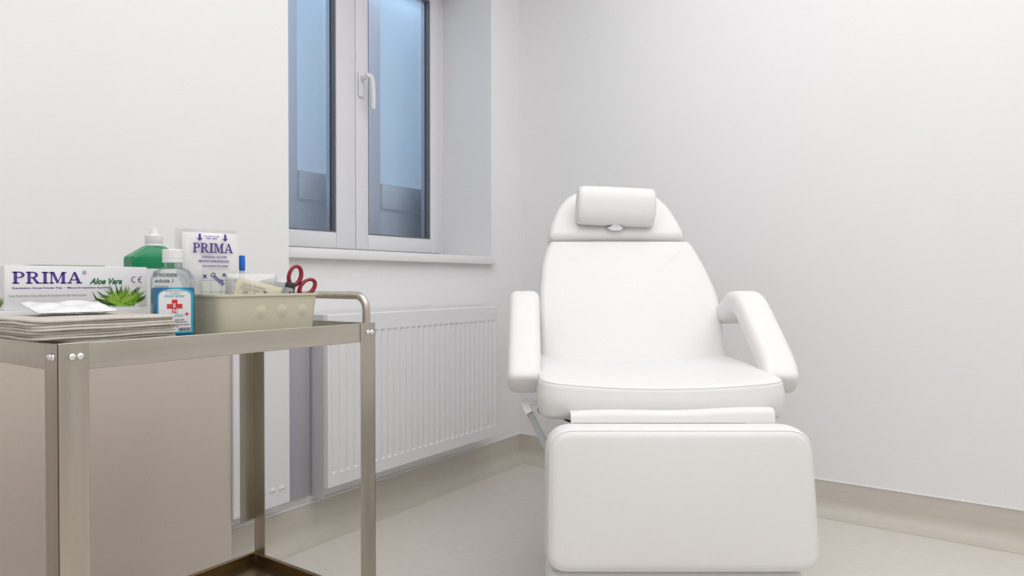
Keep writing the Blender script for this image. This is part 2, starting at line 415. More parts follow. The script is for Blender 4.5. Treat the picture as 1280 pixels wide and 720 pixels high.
# ------------------------------------------------------------------ radiators
def radiator(name, y0, y1, z0, z1, xf, label, grooves=True, bottom_only=False):
    root = empty(name, (0.0, (y0 + y1) / 2, z0), 0, label, 'radiator' if grooves else 'panel', None)
    off = -Vector((0, (y0 + y1) / 2, z0))
    # pressed front sheet: vertical channels with sloped ends
    b = MB(); L = y1 - y0; mg = .012; pitch = .0333; n = int(round((L - 2 * mg) / pitch)); pitch = (L - 2 * mg) / n
    zt = z1 - .058; zb = z0 + .043; dep = .0048
    def depth(u, z):
        if z >= zt or z <= zb: return 0
        f = min(1, (zt - z) / .008, (z - zb) / .008); 
        return dep * f * (1 if grooves else 0)
    ys = [(y0, 0)]
    for k in range(n):
        a = y0 + mg + k * pitch
        ys += [(a + pitch * .14, 0), (a + pitch * .36, 1), (a + pitch * .64, 1), (a + pitch * .86, 0)]
    ys += [(y1, 0)]
    zs = [z0, zb, zb + .008, (zb + zt) / 2, zt - .008, zt, z1]
    if not grooves: zs = [z0, zb, zb + .010, zb + .020, (zb + zt) / 2, zt, z1]
    rows = []
    for i, z in enumerate(zs):
        row = []
        for y, g in ys:
            if grooves: d = depth(0, z) * g
            else: d = -dep * g if i == 2 else 0
            row.append(Vector((xf - d, y, z)))
        rows.append(row)
    b.loft(rows, cap=False, close=False)
    b.box(xf - .03, xf - .010, y0 + .001, y1 - .001, z0 + .0, z1 - .0)
    b.loft([[Vector((xf, y0, z0)), Vector((xf, y1, z0))], [Vector((xf - .02, y0, z0)), Vector((xf - .02, y1, z0))]], cap=False, close=False)
    b.loft([[Vector((xf, y0, z1)), Vector((xf, y1, z1))], [Vector((xf - .004, y0, z1 + .003)), Vector((xf - .004, y1, z1 + .003))], [Vector((xf - .02, y0, z1 + .003)), Vector((xf - .02, y1, z1 + .003))]], cap=False, close=False)
    for yy in (y0, y1):
        b.poly([(xf, yy, z0), (xf, yy, z1), (xf - .02, yy, z1), (xf - .02, yy, z0)])
    b.xform(Matrix.Translation(off)); b.build('front_panel', RAD, root, ang=12)
    b = MB(); b.box(.0005, xf - .031, y0 + .012, y1 - .012, z0 + .02, z1 - .02); b.xform(Matrix.Translation(off)); b.build('convector_core', RAD, root)
    if grooves:
        b = MB(); k = int(L / .02)
        b.box(.012, xf - .022, y0 + .002, y1 - .002, z1 - .014, z1 - .003)
        b.box(.010, .016, y0 + .002, y1 - .002, z1 - .003, z1 + .006); 
        for i in range(k): 
            yy = y0 + .01 + i * (L - .02) / k; b.box(.018, xf - .026, yy, yy + .009, z1 - .003, z1 - .0005)
        b.xform(Matrix.Translation(off)); b.build('top_grille', RAD, root)
        for yy, s in ((y0, -1), (y1, 1)):
            b = MB(); b.box(.004, xf - .0205, min(yy - s * .002, yy + s * .001), max(yy - s * .002, yy + s * .001), z0 - .042 if s < 0 else z0, z1 + .002); b.xform(Matrix.Translation(off)); b.build('side_cover', RADD, root)
        b = MB(); b.tube([(.05, y1 - .002, z0 + .03), (.05, y1 + .022, z0 + .03)], .011, 12); b.xform(Matrix.Translation(off)); b.build('end_plug', PLAST, root)
        b = MB(); b.tube([(.05, y1 - .002, z1 - .03), (.05, y1 + .012, z1 - .03)], .009, 12); b.xform(Matrix.Translation(off)); b.build('end_plug', PLAST, root)
    return root
radiator('panel_radiator', 1.546, 2.528, .197, .782, .10, 'long white ribbed panel radiator on the wall below the window')
radiator('wall_panel', 1.2195, 1.4215, .178, .70, .06, 'narrow plain white panel seen behind the trolley\'s rear leg', grooves=False)

b = MB(); b.box(.0005, .020, 1.4305, 1.538, .160, .74, .003); tag(b.build('wall_shade_strip', STRIP), 'blue-grey upright strip for the wall shade between the plain panel and the ribbed radiator', 'shade_strip')  # added strip, stands in for the shaded bare wall in this gap

# ------------------------------------------------------------------ trolley
TX0, TX1, TY0, TY1 = .410, .841, .432, 1.049; TR = .81; TFL = .787
tr = empty('instrument_trolley', (.63, .74, 0), 0, 'brushed stainless steel two-tier trolley carrying boxes, bottles and a basket', 'trolley')
TO = -Vector((.63, .74, 0))
def tpart(name, b, m, parent=tr, **k): b.xform(Matrix.Translation(TO)); return b.build(name, m, parent, **k)
FL = .042; TH = .0018
def leg(cx, cy, sx, sy, cutz=None):
    b = MB()
    b.box(*sorted((cx, cx - sx * TH)), *sorted((cy, cy - sy * FL)), cutz if cutz else .10, TR, .0005, 1)
    b.box(*sorted((cx, cx - sx * FL)), *sorted((cy, cy - sy * TH)), .10, TR, .0005, 1)
    o = tpart('leg', b, STEEL)
    return o
def screws(o, pts, axis):
    for p in pts:
        b = MB(); r = .0052
        n = 14; rings = []
        for rr, d in ((r, 0), (r, .0012), (r * .8, .0028), (r * .45, .0036)):
            rings.append([Vector(p) + (Vector((d * axis[0], rr * math.cos(2 * PI * k / n), rr * math.sin(2 * PI * k / n))) if axis[0] else
                          Vector((rr * math.cos(2 * PI * k / n), d * axis[1], rr * math.sin(2 * PI * k / n)))) for k in range(n)])
        b.loft(rings)
        b.xform(Matrix.Translation(TO)); b.build('screw', CHROME, o)
for cx, sx in ((TX0, -1), (TX1, 1)):
    for cy, sy in ((TY0, -1), (TY1, 1)):
        o = leg(cx, cy, sx, sy,   .300 if (sx < 0 and sy > 0) else None)
        e = .0003 * sx
        dy = (.019, .030) if sy < 0 else (.011, .022)
        screws(o, [(cx + e, cy - sy * d, TR - .020) for d in dy], (sx, 0))
        screws(o, [(cx - sx * d, cy + .0003 * sy, TR - .020) for d in ((.013, .023))], (0, sy))
        # castor
        b = MB(); b.box(cx - sx * .026 - .012, cx - sx * .026 + .012, cy - sy * .026 - .012, cy - sy * .026 + .012, .062, .13, .003)
        f = tpart('castor_fork', b, CHROME, tr)
        b = MB(); wx, wy = cx - sx * .026, cy - sy * .026
        b.tube([(wx - .011, wy, .0305), (wx - .008, wy, .0305), (wx + .008, wy, .0305), (wx + .011, wy, .0305)], [.024, .030, .030, .024], 20)
        b.xform(Matrix.Translation(TO)); b.build('castor_wheel', BLACK, f)
def tray(name, zt, zf, hgt, SM):
    g = .002
    x0, x1, y0, y1 = TX0 + g, TX1 - g, TY0 + g, TY1 - g
    b = MB(); b.box(x0 + .002, x1 - .002, y0 + .002, y1 - .002, zf - .0015, zf)
    p = tpart(name, b, SM)
    def rail(q, m=SM):
        q.xform(Matrix.Translation(TO)); q.build('rim', m, p)
    for xa, s in ((x1, -1), (x0, 1)):
        q = MB(); q.box(*sorted((xa, xa + s * .002)), y0, y1, zt - hgt, zt - .001, .0006, 1); q.box(*sorted((xa, xa + s * .010)), y0, y1, zt - .0025, zt - .0008, .0006, 1); rail(q)
    for ya, s in ((y0, 1), (y1, -1)):
        q = MB(); q.box(x0 + .01, x1 - .01, *sorted((ya, ya + s * .002)), zt - hgt, zt - .001, .0006, 1); q.box(x0 + .01, x1 - .01, *sorted((ya, ya + s * .010)), zt - .0025, zt - .0008, .0006, 1); rail(q)
tray('top_tray', TR, TFL, .040, STEELH)
tray('lower_shelf', .219, .195, .036, BROWNREFL)
# push handle at the right end
hx0, hx1, hy, hz = TX0 + .018, TX1 - .014, TY1 - .013, .868
r = .032
path = [(hx1, hy, .79), (hx1, hy, hz - r)] + [(hx1 - r + r * math.cos(a), hy, hz - r + r * math.sin(a)) for a in [k / 10 * PI / 2 for k in range(1, 11)]]
path += [(hx0 + r - r * math.sin(a), hy, hz - r + r * math.cos(a)) for a in [k / 10 * PI / 2 for k in range(0, 11)]] + [(hx0, hy, .79)]
b = MB(); b.tube(path, .0085, 16); tpart('push_handle', b, STEELH, ang=60)

# ------------------------------------------------------------------ glove boxes
def glove_box(x1, y0, z0, L, D, H, label, leaf=True, shift=0.0):
    root = empty('glove_box', (x1 - D / 2, y0 + L / 2, z0), 0, label, 'box', 'boxes of examination gloves')
    h2, l2 = D / 2, L / 2
    b = MB(); b.box(-h2, h2, -l2, l2, 0, H, .0015, 2); b.build('carton', CARD, root)
    O = (h2 + .0004, -l2, 0); U = (0, 1, 0); V = (0, 0, 1)
    b = MB(); pw, wd = slab_word(.0205); flat(b, pw, O, U, V, .011 + shift, H * (.59 if leaf else .53), .108 / wd)
    b.build('brand_lettering', PURPLE, root, smooth=False, recalc=False)
    b = MB(); t = text_polys('Aloe Vera', .0145, .35, .0006); flat(b, t, O, U, V, .132 + shift, H * .58, .056 / polys_w(t)); b.build('green_lettering', GREENINK, root, smooth=False, recalc=False)
    b = MB(); t = text_polys('Examination Gloves Powder Free  \u2022  Manusi de examinare nepudrate', .0046, 0, .0001); flat(b, t, O, U, V, .011 + shift, H * .475, .155 / polys_w(t))
    t = text_polys('\u00ae', .010); flat(b, t, O, U, V, .119 + shift, H * .80)
    b.build('small_lettering', PURPLE, root, smooth=False, recalc=False)
    b = MB(); t = text_polys('Latex Examination Gloves Manusi de examinare din latex natural pretuit', .0052, 0, .0002); flat(b, t, O, U, V, .006 + shift, H * .30, .120 / polys_w(t)); b.build('grey_lettering', GREYINK, root, smooth=False, recalc=False)
    # conformity mark
    b = MB(); r = .0060; cx = L - .024
    ce = arc_quads(cx, H * .685, r, r, r * .74, r * .74, 75, 285) + arc_quads(cx + .0125, H * .685, r, r, r * .74, r * .74, 75, 285) + [R_(cx + .0125 - r * .9, H * .685 - .001, cx + .0125 - .001, H * .685 + .001)]
    flat(b, ce, O, U, V); b.build('conformity_mark', PURPLE, root, smooth=False, recalc=False)
    rnd = random.Random(3)
    def plant(O, U, V, cx, cy, sc, n, xmin, xmax, eps, name):
        b = MB(); N = Vector(U).cross(Vector(V))
        for i in range(n):
            t = i / n; m = [LEAFC, LEAFB, LEAFA][0 if t < .3 else (1 if rnd.random() < .5 else 2)]; b.use(m)
            a = math.radians(rnd.uniform(12, 168)); ln = sc * rnd.uniform(.65, 1.05) * (1.25 - .35 * t) * (1.0 if abs(a - PI / 2) < .7 else 1.25)
            bx = cx + rnd.gauss(0, .35) * sc * .6; by = cy; wd = sc * rnd.uniform(.10, .16)
            d = Vector((math.cos(a), math.sin(a))); nn = Vector((-d.y, d.x))
            base = Vector((bx, by)); mid = base + d * ln * .5; tip = base + d * ln
            poly = [base - nn * wd * .5, mid - nn * wd * .45, tip, mid + nn * wd * .45, base + nn * wd * .5]
            poly = [Vector((min(max(p.x, xmin), xmax), max(p.y, .0015))) for p in poly]
            flat(b, [poly], Vector(O) + N * eps * (i / n), U, V)
        b.build(name, None, root, smooth=False, recalc=False)
    if leaf:
        plant(O, U, V, L - .042, .003, .036, 95, L - .100, L - .0016, .0004, 'aloe_print')
        plant((-h2, -l2 - .0004, 0), (1, 0, 0), (0, 0, 1), D * .62, .003, .026, 34, .002, D - .002, .0004, 'aloe_print')
        b = MB(); b.box(-h2 + .004, h2 - .004, -l2 + .05, -l2 + .16, H, H + .0015); b.use(LEAFB); b.build('lid_flap', LEAFB, root)
    return root
glove_box(.597, .437, TFL + .0005, .235, .098, .0625, 'lower white glove box, mostly hidden behind the paper towels, under the aloe vera box', leaf=False, shift=-.006)
glove_box(.588, .455, TFL + .0632, .235, .088, .0760, 'upper white glove box printed with an aloe plant, purple and green lettering')

# ------------------------------------------------------------------ paper towels
NT = 13; zt = TFL + .0005; sx0, sx1, sy0, sy1 = .612, .822, .414, .620
for i in range(NT):
    th = .0043 if i else .0046
    b = MB(); ox = random.uniform(-.0035, .0035); oy = random.uniform(-.003, .003)
    if i < 3: ox -= .006; oy += .002
    x0, x1, y0, y1 = sx0 + ox, sx1 + ox - .0045, sy0 + oy, sy1 + oy
    if zt < TR + .001: y0, y1, x1 = .444, .620 + oy, min(x1, .826)
    nx, ny = 18, 22
    out = round_poly([(x0, y0), (x1, y0), (x1, y1), (x0, y1)], [.006, .02, .007, .006], 5)
    pts = resample(out, .009); c = sum(pts, Vector((0, 0))) / len(pts)
    ph = random.uniform(0, 6.28)
    wob = lambda p: .0006 * math.sin(p.x * 60 + ph) * math.sin(p.y * 45 + ph * 1.7)
    P = lambda p, z: Vector((p.x, p.y, z))
    rings = []
    hh = th * .94
    for sc, ins, z in ((.5, 0, 0), (1, .0015, 0), (1, .0004, hh * .25), (1, 0, hh * .5), (1, .0004, hh * .75), (1, .0015, hh), (.75, 0, hh), (.5, 0, hh)):
        q = inset_ring(pts, ins); q = [c + (p - c) * sc for p in q]
        rings.append([P(p, max(zt + z + (wob(p) if i else 0), TFL + .0003)) for p in q])
    b.loft(rings)
    b.xform(Matrix.Translation(-Vector((.717, .54, zt))))
    o = b.build('paper_towel', TOWEL, ang=60); o.location = (.717, .54, zt)
    tag(o, 'folded greyish beige paper towel in the stack at the tray\'s front left corner', 'paper towel', 'folded paper towels in the stack')
    zt += th
STT = zt
# white wrapped sachet lying on the towels
def pouch(name, w, h, puff, m, seed, nx=26, ny=18, crinkle=.0012, seal=.05, parent=None):
    rnd = random.Random(seed); ph = [rnd.uniform(0, 6.28) for _ in range(8)]
    b = MB(); F = []
    def cr(x, y): return crinkle * (math.sin(x * 95 + y * 60 + ph[0]) + math.sin(x * -70 + y * 130 + ph[1]) * .7 + math.sin(x * 210 + ph[2] + y * 40) * .4)
    for s in (1, -1):
        rows = []
        for j in range(ny + 1):
            row = []
            for i in range(nx + 1):
                u, v = i / nx * 2 - 1, j / ny * 2 - 1
                e = max(0, 1 - abs(u) ** 4) * max(0, 1 - abs(v) ** 4)
                x, y = u * w / 2, v * h / 2
                row.append(b.bm.verts.new((x, y, s * (puff * e ** .6 + .0003) + cr(x, y) * min(1, e * 3 + .25))))
            rows.append(row)
        for j in range(ny):
            for i in range(nx):
                q = [rows[j][i], rows[j][i + 1], rows[j + 1][i + 1], rows[j + 1][i]]
                b.face(q if s > 0 else q[::-1])
    return b
b = pouch('sachet', .118, .085, .0035, POUCHM, 5, crinkle=.0013)
b.xform(Matrix.Rotation(math.radians(90), 4, 'Z') @ Matrix.Rotation(0, 4, 'X'))
sa = b.build('wrapped_sachet', POUCHM); sa.location = (.672, .519, STT + .0125); sa.rotation_euler = (0, math.radians(10), math.radians(-3))
tag(sa, 'crinkled white plastic sachet lying on top of the paper towel stack', 'sachet')

# ------------------------------------------------------------------ bottles
def ring_rr(w, d, r, z, n=6): return [Vector((p.x, p.y, z)) for p in rrect(w, d, r, n)]
# blue alcohol bottle; local +Y away from camera, -Y is the label face
def sanitizer():
    root = empty('sanitizer_bottle', (.734, .6600, TFL + .0008), math.radians(74), 'clear flat bottle of blue disinfectant with white cap and red cross label', 'bottle')
    W, D = .068, .046
    zs = [(.60, .004, 0), (.95, .012, .0008), (1.0, .014, .004), (1.0, .014, .112)]
    rings = [ring_rr(W * a, D * a, min(r_, D * a * .48), z) for a, r_, z in zs]
    for k in range(1, 9):
        t = k / 8; a = t * PI / 2
        ww = W - (W - .026) * (1 - math.cos(a)) ** 1.0 * 1.0; dd = D - (D - .026) * (1 - math.cos(a))
        rings.append(ring_rr(ww, dd, min(.014 + .002 * k, ww * .49, dd * .49), .112 + .024 * math.sin(a)))
    rings += [ring_rr(.026, .026, .0127, .140), ring_rr(.026, .026, .0127, .147)]
    b = MB(); b.loft(rings); b.build('bottle_body', CLEAR, root, ang=50)
    b = MB(); W2, D2 = W - .003, D - .003
    b.loft([ring_rr(W2 * .9, D2 * .9, .01, .002), ring_rr(W2, D2, .0125, .005), ring_rr(W2, D2, .0125, .100)]); b.build('blue_liquid', LIQ, root, ang=50)
    b = MB(); b.lathe([(.0165, .1445), (.0165, .1445), (.0168, .146), (.0168, .1495), (.0160, .150), (.0160, .1515), (.0168, .152), (.0168, .1665), (.0155, .168)], n=40)
    cp = b.build('bottle_cap', PLAST, root)
    # label on the flat face, wrapping a little at the right
    O = (-W / 2 + .0035, -D / 2 - .0006, .020); U = (1, 0, 0); V = (0, 0, 1); lw, lh = .061, .080
    def lab(ins): return [Vector(p) for p in [(ins, ins), (lw - ins, ins), (lw - ins, lh - .014)]] + [Vector((lw / 2 + (lw / 2 - ins) * math.cos(a), lh - .014 + (.014 - ins) * math.sin(a))) for a in [k / 12 * PI for k in range(1, 12)]] + [Vector((ins, lh - .014))]
    def wrap(mb, polys, eps, dx=0, dy=0, sx=1):   # eps: lift of the ink above the label
        for poly in polys:
            pts = []
            for p in poly:
                x = O[0] + (p[0] * sx + dx) * (.93 if eps else 1); z = O[2] + (p[1] + dy) * (.865 if eps > .0004 else 1); xe = W / 2 - .014
                if x > xe:      # follow the rounded side of the bottle
                    a = (x - xe) / .0145; pts.append(Vector((xe + (.0146 + eps) * math.sin(a), -D / 2 + .014 - (.0146 + eps) * math.cos(a), z)))
                else: pts.append(Vector((x, -D / 2 - .0005 - eps, z)))
            mb.poly(pts)
    def strips(outline, n=24):   # cut the label outline into upright strips so that it can bend
        xs = [min(p.x for p in outline) + (max(p.x for p in outline) - min(p.x for p in outline)) * k / n for k in range(n + 1)]
        zb = min(p.y for p in outline)
        def top(x):
            u = (x - lw / 2) / (max(p.x for p in outline) - lw / 2); u = max(-1, min(1, u))
            zt_ = max(p.y for p in outline); return lh - .014 + (zt_ - (lh - .014)) * math.sqrt(max(0, 1 - u * u))
        return [[(xs[k], zb), (xs[k + 1], zb), (xs[k + 1], top(xs[k + 1])), (xs[k], top(xs[k]))] for k in range(n)]
    b = MB(); wrap(b, strips(lab(0)), 0); lb = b.build('label', CYAN, root, ang=60)
    b = MB(); wrap(b, strips(lab(.0026)), .0003); b.build('label_face', LABELW, lb, ang=60)
    b = MB(); cx, cy, a, t = .030, .055, .0135, .0048
    wrap(b, [R_(cx - t, cy - a, cx + t, cy + a), R_(cx - a, cy - t, cx - t, cy + t), R_(cx + t, cy - a * 0 - t, cx + a, cy + t)], .0006)
    wrap(b, [R_(.050, .0345, .0522, .0425), R_(.0472, .0375, .050, .0396), R_(.0522, .0375, .055, .0396)], .0006)
    b.build('red_cross', RED, lb, smooth=False, recalc=False)
    b = MB(); q = text_polys('S', .011, 0, .0003); wrap(b, q, .0009, cx - .0033, cy - .002); q = text_polys('N', .010, 0, .0003); wrap(b, q, .0009, cx - .0035, cy - .012); b.build('emblem_letters', LABELW, lb, smooth=False, recalc=False)
    b = MB(); q = text_polys('Alcool Sanitar', .008, .25, .0001); wrap(b, q, .0006, .012, .0735, .036 / polys_w(q)); b.build('product_lettering', TEALINK, lb, smooth=False, recalc=False)
    b = MB(); q = text_polys('MONA MAR', .0095); wrap(b, q, .0006, .006, .033, .039 / polys_w(q)); b.build('maker_lettering', TEALINK, lb, smooth=False, recalc=False)
    b = MB()
    for s_, z_, x_, w_ in (('SOLUTIE DEZINFECTANTA', .0042, .013, .036), ('uz extern', .0040, .021, .018)):
        q = text_polys(s_, z_); wrap(b, q, .0006, x_, .0845 if s_[0] == 'S' else .080, w_ / polys_w(q))
    for s_, y_, x_, w_ in (('alcool', .026, .030, .016), ('denaturat', .0215, .030, .021), ('a se pastra la loc racoros', .016, .020, .036), ('500 ml', .0125, .022, .014)):
        q = text_polys(s_, .0048, 0, .0001); wrap(b, q, .0006, x_, y_, w_ / polys_w(q))
    rnd = random.Random(2); x = .036
    while x < .057:
        wd = rnd.choice((.0004, .0007, .001)); wrap(b, [R_(x, .0042, x + wd, .0112)], .0006); x += wd + rnd.choice((.0004, .0006))
    b.build('small_lettering', DARKINK, lb, smooth=False, recalc=False)
    return root
sanitizer()

def green_bottle():
    root = empty('disinfectant_bottle', (.450, .776, TFL + .0008), math.radians(90), 'green shouldered bottle with white nozzle cap behind the glove boxes', 'bottle')
    # +x of the room is the face: local -Y -> room +x after the turn
    W, D = .110, .046
    rings = [ring_rr(W * .96, D * .92, .008, 0), ring_rr(W, D, .009, .004), ring_rr(W, D, .009, .148)]
    b = MB(); b.loft(rings)
    b.build('bottle_body', GREENB, root, ang=40)
    b = MB(); b.loft([ring_rr(W, D, .009, .1482), ring_rr(W, D, .009, .158), ring_rr(W * .98, D * .98, .009, .163), ring_rr(W * .40, D * .72, .009, .1845), ring_rr(W * .32, D * .66, .012, .187)])
    b.build('bottle_shoulder', GREENB, root, ang=40)
    b = MB(); b.lathe([(.0175, .186), (.0185, .187), (.0185, .190), (.0172, .191), (.0172, .192), (.0178, .193), (.0172, .209), (.011, .211), (.0098, .214), (.0080, .2245), (.0055, .2265)], n=36)
    b.build('nozzle_cap', PLAST, root)
    b = MB(); z0, z1 = .012, .138
    b.loft([ring_rr(W + .0012, D + .0012, .0096, z) for z in (z0, z1)], cap=False); lb = b.build('label', LABELW, root, ang=40)
    O = (-W / 2, -D / 2 - .0010, 0); U = (1, 0, 0); V = (0, 0, 1)
    b = MB()
    for s_, sz, x_, y_, w_ in (('Brixiotone', .016, .041, .121, .052), ('solutie 1', .011, .044, .1085, .040), ('antiseptic', .008, .044, .098, .03), ('1000 ml', .011, .041, .080, .032), ('uz extern', .007, .041, .070, .03)):
        q = text_polys(s_, sz, 0, .0003 if sz > .01 else 0); flat(b, q, O, U, V, x_, y_, w_ / polys_w(q))
    b.build('label_lettering', DARKINK, lb, smooth=False, recalc=False)
green_bottle()

# ------------------------------------------------------------------ basket
BX0, BX1, BY0, BY1 = .640, .800, .709, .934; BZ = TFL + .0008; BH = .0875
bc = Vector(((BX0 + BX1) / 2, (BY0 + BY1) / 2, BZ))
bk = empty('storage_basket', bc, 0, 'beige plastic basket with round dimples, standing at the tray\'s front edge', 'basket')
lx, ly = BX1 - BX0, BY1 - BY0
def bring(f, z, ins=0): return [Vector((p.x, p.y, z)) for p in rrect(lx * f - 2 * ins, ly - (1 - f) * .16 - 2 * ins, .020, 6)]
b = MB()
b.loft([bring(.90, 0), bring(.905, .003), bring(.985, BH - .006), bring(1.03, BH - .004), bring(1.035, BH - .001), bring(1.03, BH), bring(.975, BH), bring(.90, .004, .0), bring(.5, .0035)])
def bump(cx, cy, cz, ax, r, d):
    n = 18; rings = []
    for k in range(9):
        q_ = 1 - k / 9; rr = r * q_; dd = d * (.5 + .5 * math.cos(PI * q_))
        ring = []
        for i in range(n):
            p = Vector((0, rr * math.cos(2 * PI * i / n), rr * math.sin(2 * PI * i / n)))
            ring.append(Vector((cx, cy, cz)) + (Vector((dd, p.y, p.z)) if ax == 'x' else Vector((p.y, -dd, p.z))))
        rings.append(ring)
    b.loft(rings)
for y in (-.026, .022, .070): bump(lx / 2 * .955 - .0016, y, BH * .64, 'x', .0235, .0045)
for x in (-.05, -.01, .03): bump(x, -ly / 2 + .0064, BH * .64, 'y', .0225, .0042)
b.build('basket_body', BASK, bk, ang=40)

def at_box(o, x, y, z): o.location = (x, y, z); return o
FACE = Matrix.Rotation(math.radians(90), 4, 'X')           # pouch plane XY -> XZ facing -Y
def standing(b): return b.xform(FACE)
# surgical glove pouch
def narrow(b):      # the pouch is gathered where it is pushed into the basket
    for v in b.bm.verts:
        t = min(1, max(0, (v.co.z - .075) / .06)); t = t * t * (3 - 2 * t); v.co.x *= .68 + .32 * t
pk = empty('surgical_glove_pouch', (.690, .760, BZ + .006), math.radians(75), 'white pouch of surgical gloves with purple lettering, standing in the basket', 'pouch')
b = pouch('p', .104, .198, .007, POUCHM, 11, crinkle=.0007); standing(b); b.xform(Matrix.Translation((0, 0, .1))); narrow(b); b.build('wrapper', POUCHM, pk, ang=70)
b = pouch('q', .116, .205, .0018, BAGM, 12, crinkle=.001); standing(b); b.xform(Matrix.Translation((-.004, .012, .104))); narrow(b); b.build('clear_edge', BAGM, pk, ang=70)
O = (-.061, -.0105, 0); U = (1, 0, 0); V = (0, 0, 1)
b = MB(); pw, wd = slab_word(.0185); flat(b, pw, O, U, V, .026, .160, .074 / wd); b.build('brand_lettering', PURPLE, pk, smooth=False, recalc=False)
b = MB()
for s_, y_, x_, w_, sz in (('SURGICAL GLOVES', .1500, .042, .046, .0058), ('MANUSI CHIRURGICALE', .1420, .036, .056, .0058), ('Light powdered / Usor pudrate', .1335, .042, .048, .0045), ('PULL DOWN TO OPEN', .1905, .046, .028, .0035), ('PEEL HERE', .1865, .050, .020, .0035)):
    q = text_polys(s_, sz, 0, .00015); flat(b, q, O, U, V, x_, y_, w_ / polys_w(q))
for ax in (.038, .085):
    flat(b, [R_(ax - .0022, .188, ax + .0022, .196), [(ax - .0055, .188), (ax, .182), (ax + .0055, .188)]], O, U, V)
b.build('small_lettering', PURPLE, pk, smooth=False, recalc=False)
# dressing sheet with a printed grid
ds = empty('dressing_sheet', (.726, .758, BZ + .006), math.radians(72), 'pale adhesive dressing sheet with printed grid lines leaning in the basket', 'dressing')
b = MB(); W_, H_ = .062, .126; n = 12
b.loft([[Vector((-W_ / 2 + W_ * i / n, -.006 * math.sin(PI * i / n) + d, z)) for i in range(n + 1)] for z, d in ((0, 0), (H_ * .5, .003), (H_, .008))] , cap=False, close=False)
b.loft([[Vector((-W_ / 2 + W_ * i / n, -.006 * math.sin(PI * i / n) + d + .0008, z)) for i in range(n + 1)] for z, d in ((0, 0), (H_ * .5, .003), (H_, .008))] , cap=False, close=False)
b.build('sheet', GAUZE, ds)
def on_sheet(mb, polys, dx, dy, sx=1, rot=0):
    cr, sr = math.cos(rot), math.sin(rot)
    for poly in polys:
        pts = []
        for p in poly:
            x, y = p[0] * sx, p[1]; x, y = x * cr - y * sr + dx, x * sr + y * cr + dy
            u = (x + W_ / 2) / W_; t = y / H_; d = .003 * t / .5 if t < .5 else .003 + .005 * (t - .5) / .5
            pts.append(Vector((x, -.006 * math.sin(PI * u) + d - .0006, y)))
        mb.poly(pts)
b = MB()
for gx in (-.018, .0, .018):
    on_sheet(b, [R_(gx, .002 + k * .01, gx + .0007, .012 + k * .01) for k in range(11)], 0, 0)
for gz in (.06, .085, .107): on_sheet(b, [R_(-.034 + k * .0085, gz, -.0255 + k * .0085, gz + .0007) for k in range(8)], 0, 0)
b.build('grid_lines', GRIDINK, ds, smooth=False, recalc=False)
b = MB(); q = text_polys('Omnifix', .0125, 0, .0004); on_sheet(b, q, -.019, .117, .031 / polys_w(q), math.radians(-42))
q = text_polys('x', .012, 0, .0006); on_sheet(b, q, -.030, .112); q = text_polys('m', .010, 0, .0006); on_sheet(b, q, .004, .115)
b.build('printed_lettering', PURPLE, ds, smooth=False, recalc=False)
# tube with blue cap
st = empty('capped_tube', (.690, .828, BZ + .005), 0, 'clear slim tube with a bright blue cap sticking up from the basket', 'tube')
b = MB(); b.lathe([(.0045, 0), (.0055, .004), (.0055, .128), (.004, .129)], n=16); b.build('tube_body', BAGM, st)
b = MB(); b.lathe([(.0050, .1275), (.0058, .1285), (.0062, .133), (.0062, .155), (.0056, .1575), (.004, .1585)], n=16); b.build('tube_cap', BLUEC, st)
# wrapped dressing pack
dp = empty('wrapped_gauze_pack', (.745, .812, BZ + .006), math.radians(70), 'clear plastic wrapped gauze pack behind the cream sachet in the basket', 'pack')
b = MB(); b.box(-.040, .040, -.009, .009, .010, .104, .004, 2); b.build('gauze_block', GAUZE, dp)
b = pouch('w', .098, .108, .0120, BAGM, 21, crinkle=.0012); standing(b); b.xform(Matrix.Translation((0, 0, .066))); b.build('plastic_wrap', BAGM, dp, ang=70)
b = MB()
for k in range(16):
    a0, a1 = 2 * PI * k / 16, 2 * PI * (k + 1) / 16
    flat(b, [[(.0065 * math.cos(a0), .012 * math.sin(a0)), (.0065 * math.cos(a1), .012 * math.sin(a1)), (.005 * math.cos(a1), .0105 * math.sin(a1)), (.005 * math.cos(a0), .0105 * math.sin(a0))]], (-.032, -.0150, .098), (1, 0, 0), (0, 0, 1))
b.build('printed_emblem', GRIDINK, dp, smooth=False, recalc=False)
# cream sachet
cs = empty('dressing_sachet', (.773, .800, BZ + .010), math.radians(75), 'cream paper sachet with faint print, tilted at the basket\'s front', 'sachet')
b = pouch('c', .088, .085, .0022, CREAM, 31, crinkle=.0004); standing(b); Mt = Matrix.Translation((0, 0, .058)) @ Matrix.Rotation(math.radians(14), 4, 'Y'); b.xform(Mt); b.build('paper_wrapper', CREAM, cs, ang=70)
def csp(name, m, items):
    b = MB()
    for s_, sz, x_, y_, w_ in items:
        q = text_polys(s_, sz, 0, .0001); flat(b, q, (0, -.0034, 0), (1, 0, 0), (0, 0, 1), x_, y_, w_ / polys_w(q))
    b.xform(Mt); b.build(name, m, cs, smooth=False, recalc=False)
csp('sachet_lettering', GREYINK, [('Sterile dressing', .0075, -.034, .030, .046), ('Compresa sterila', .0065, -.037, .0235, .040)])
csp('bold_lettering', BROWNINK, [('10 x 8', .012, -.030, .0115, .026)])
csp('dark_lettering', DARKINK, [('Tinoc', .013, .008, .0185, .028)])
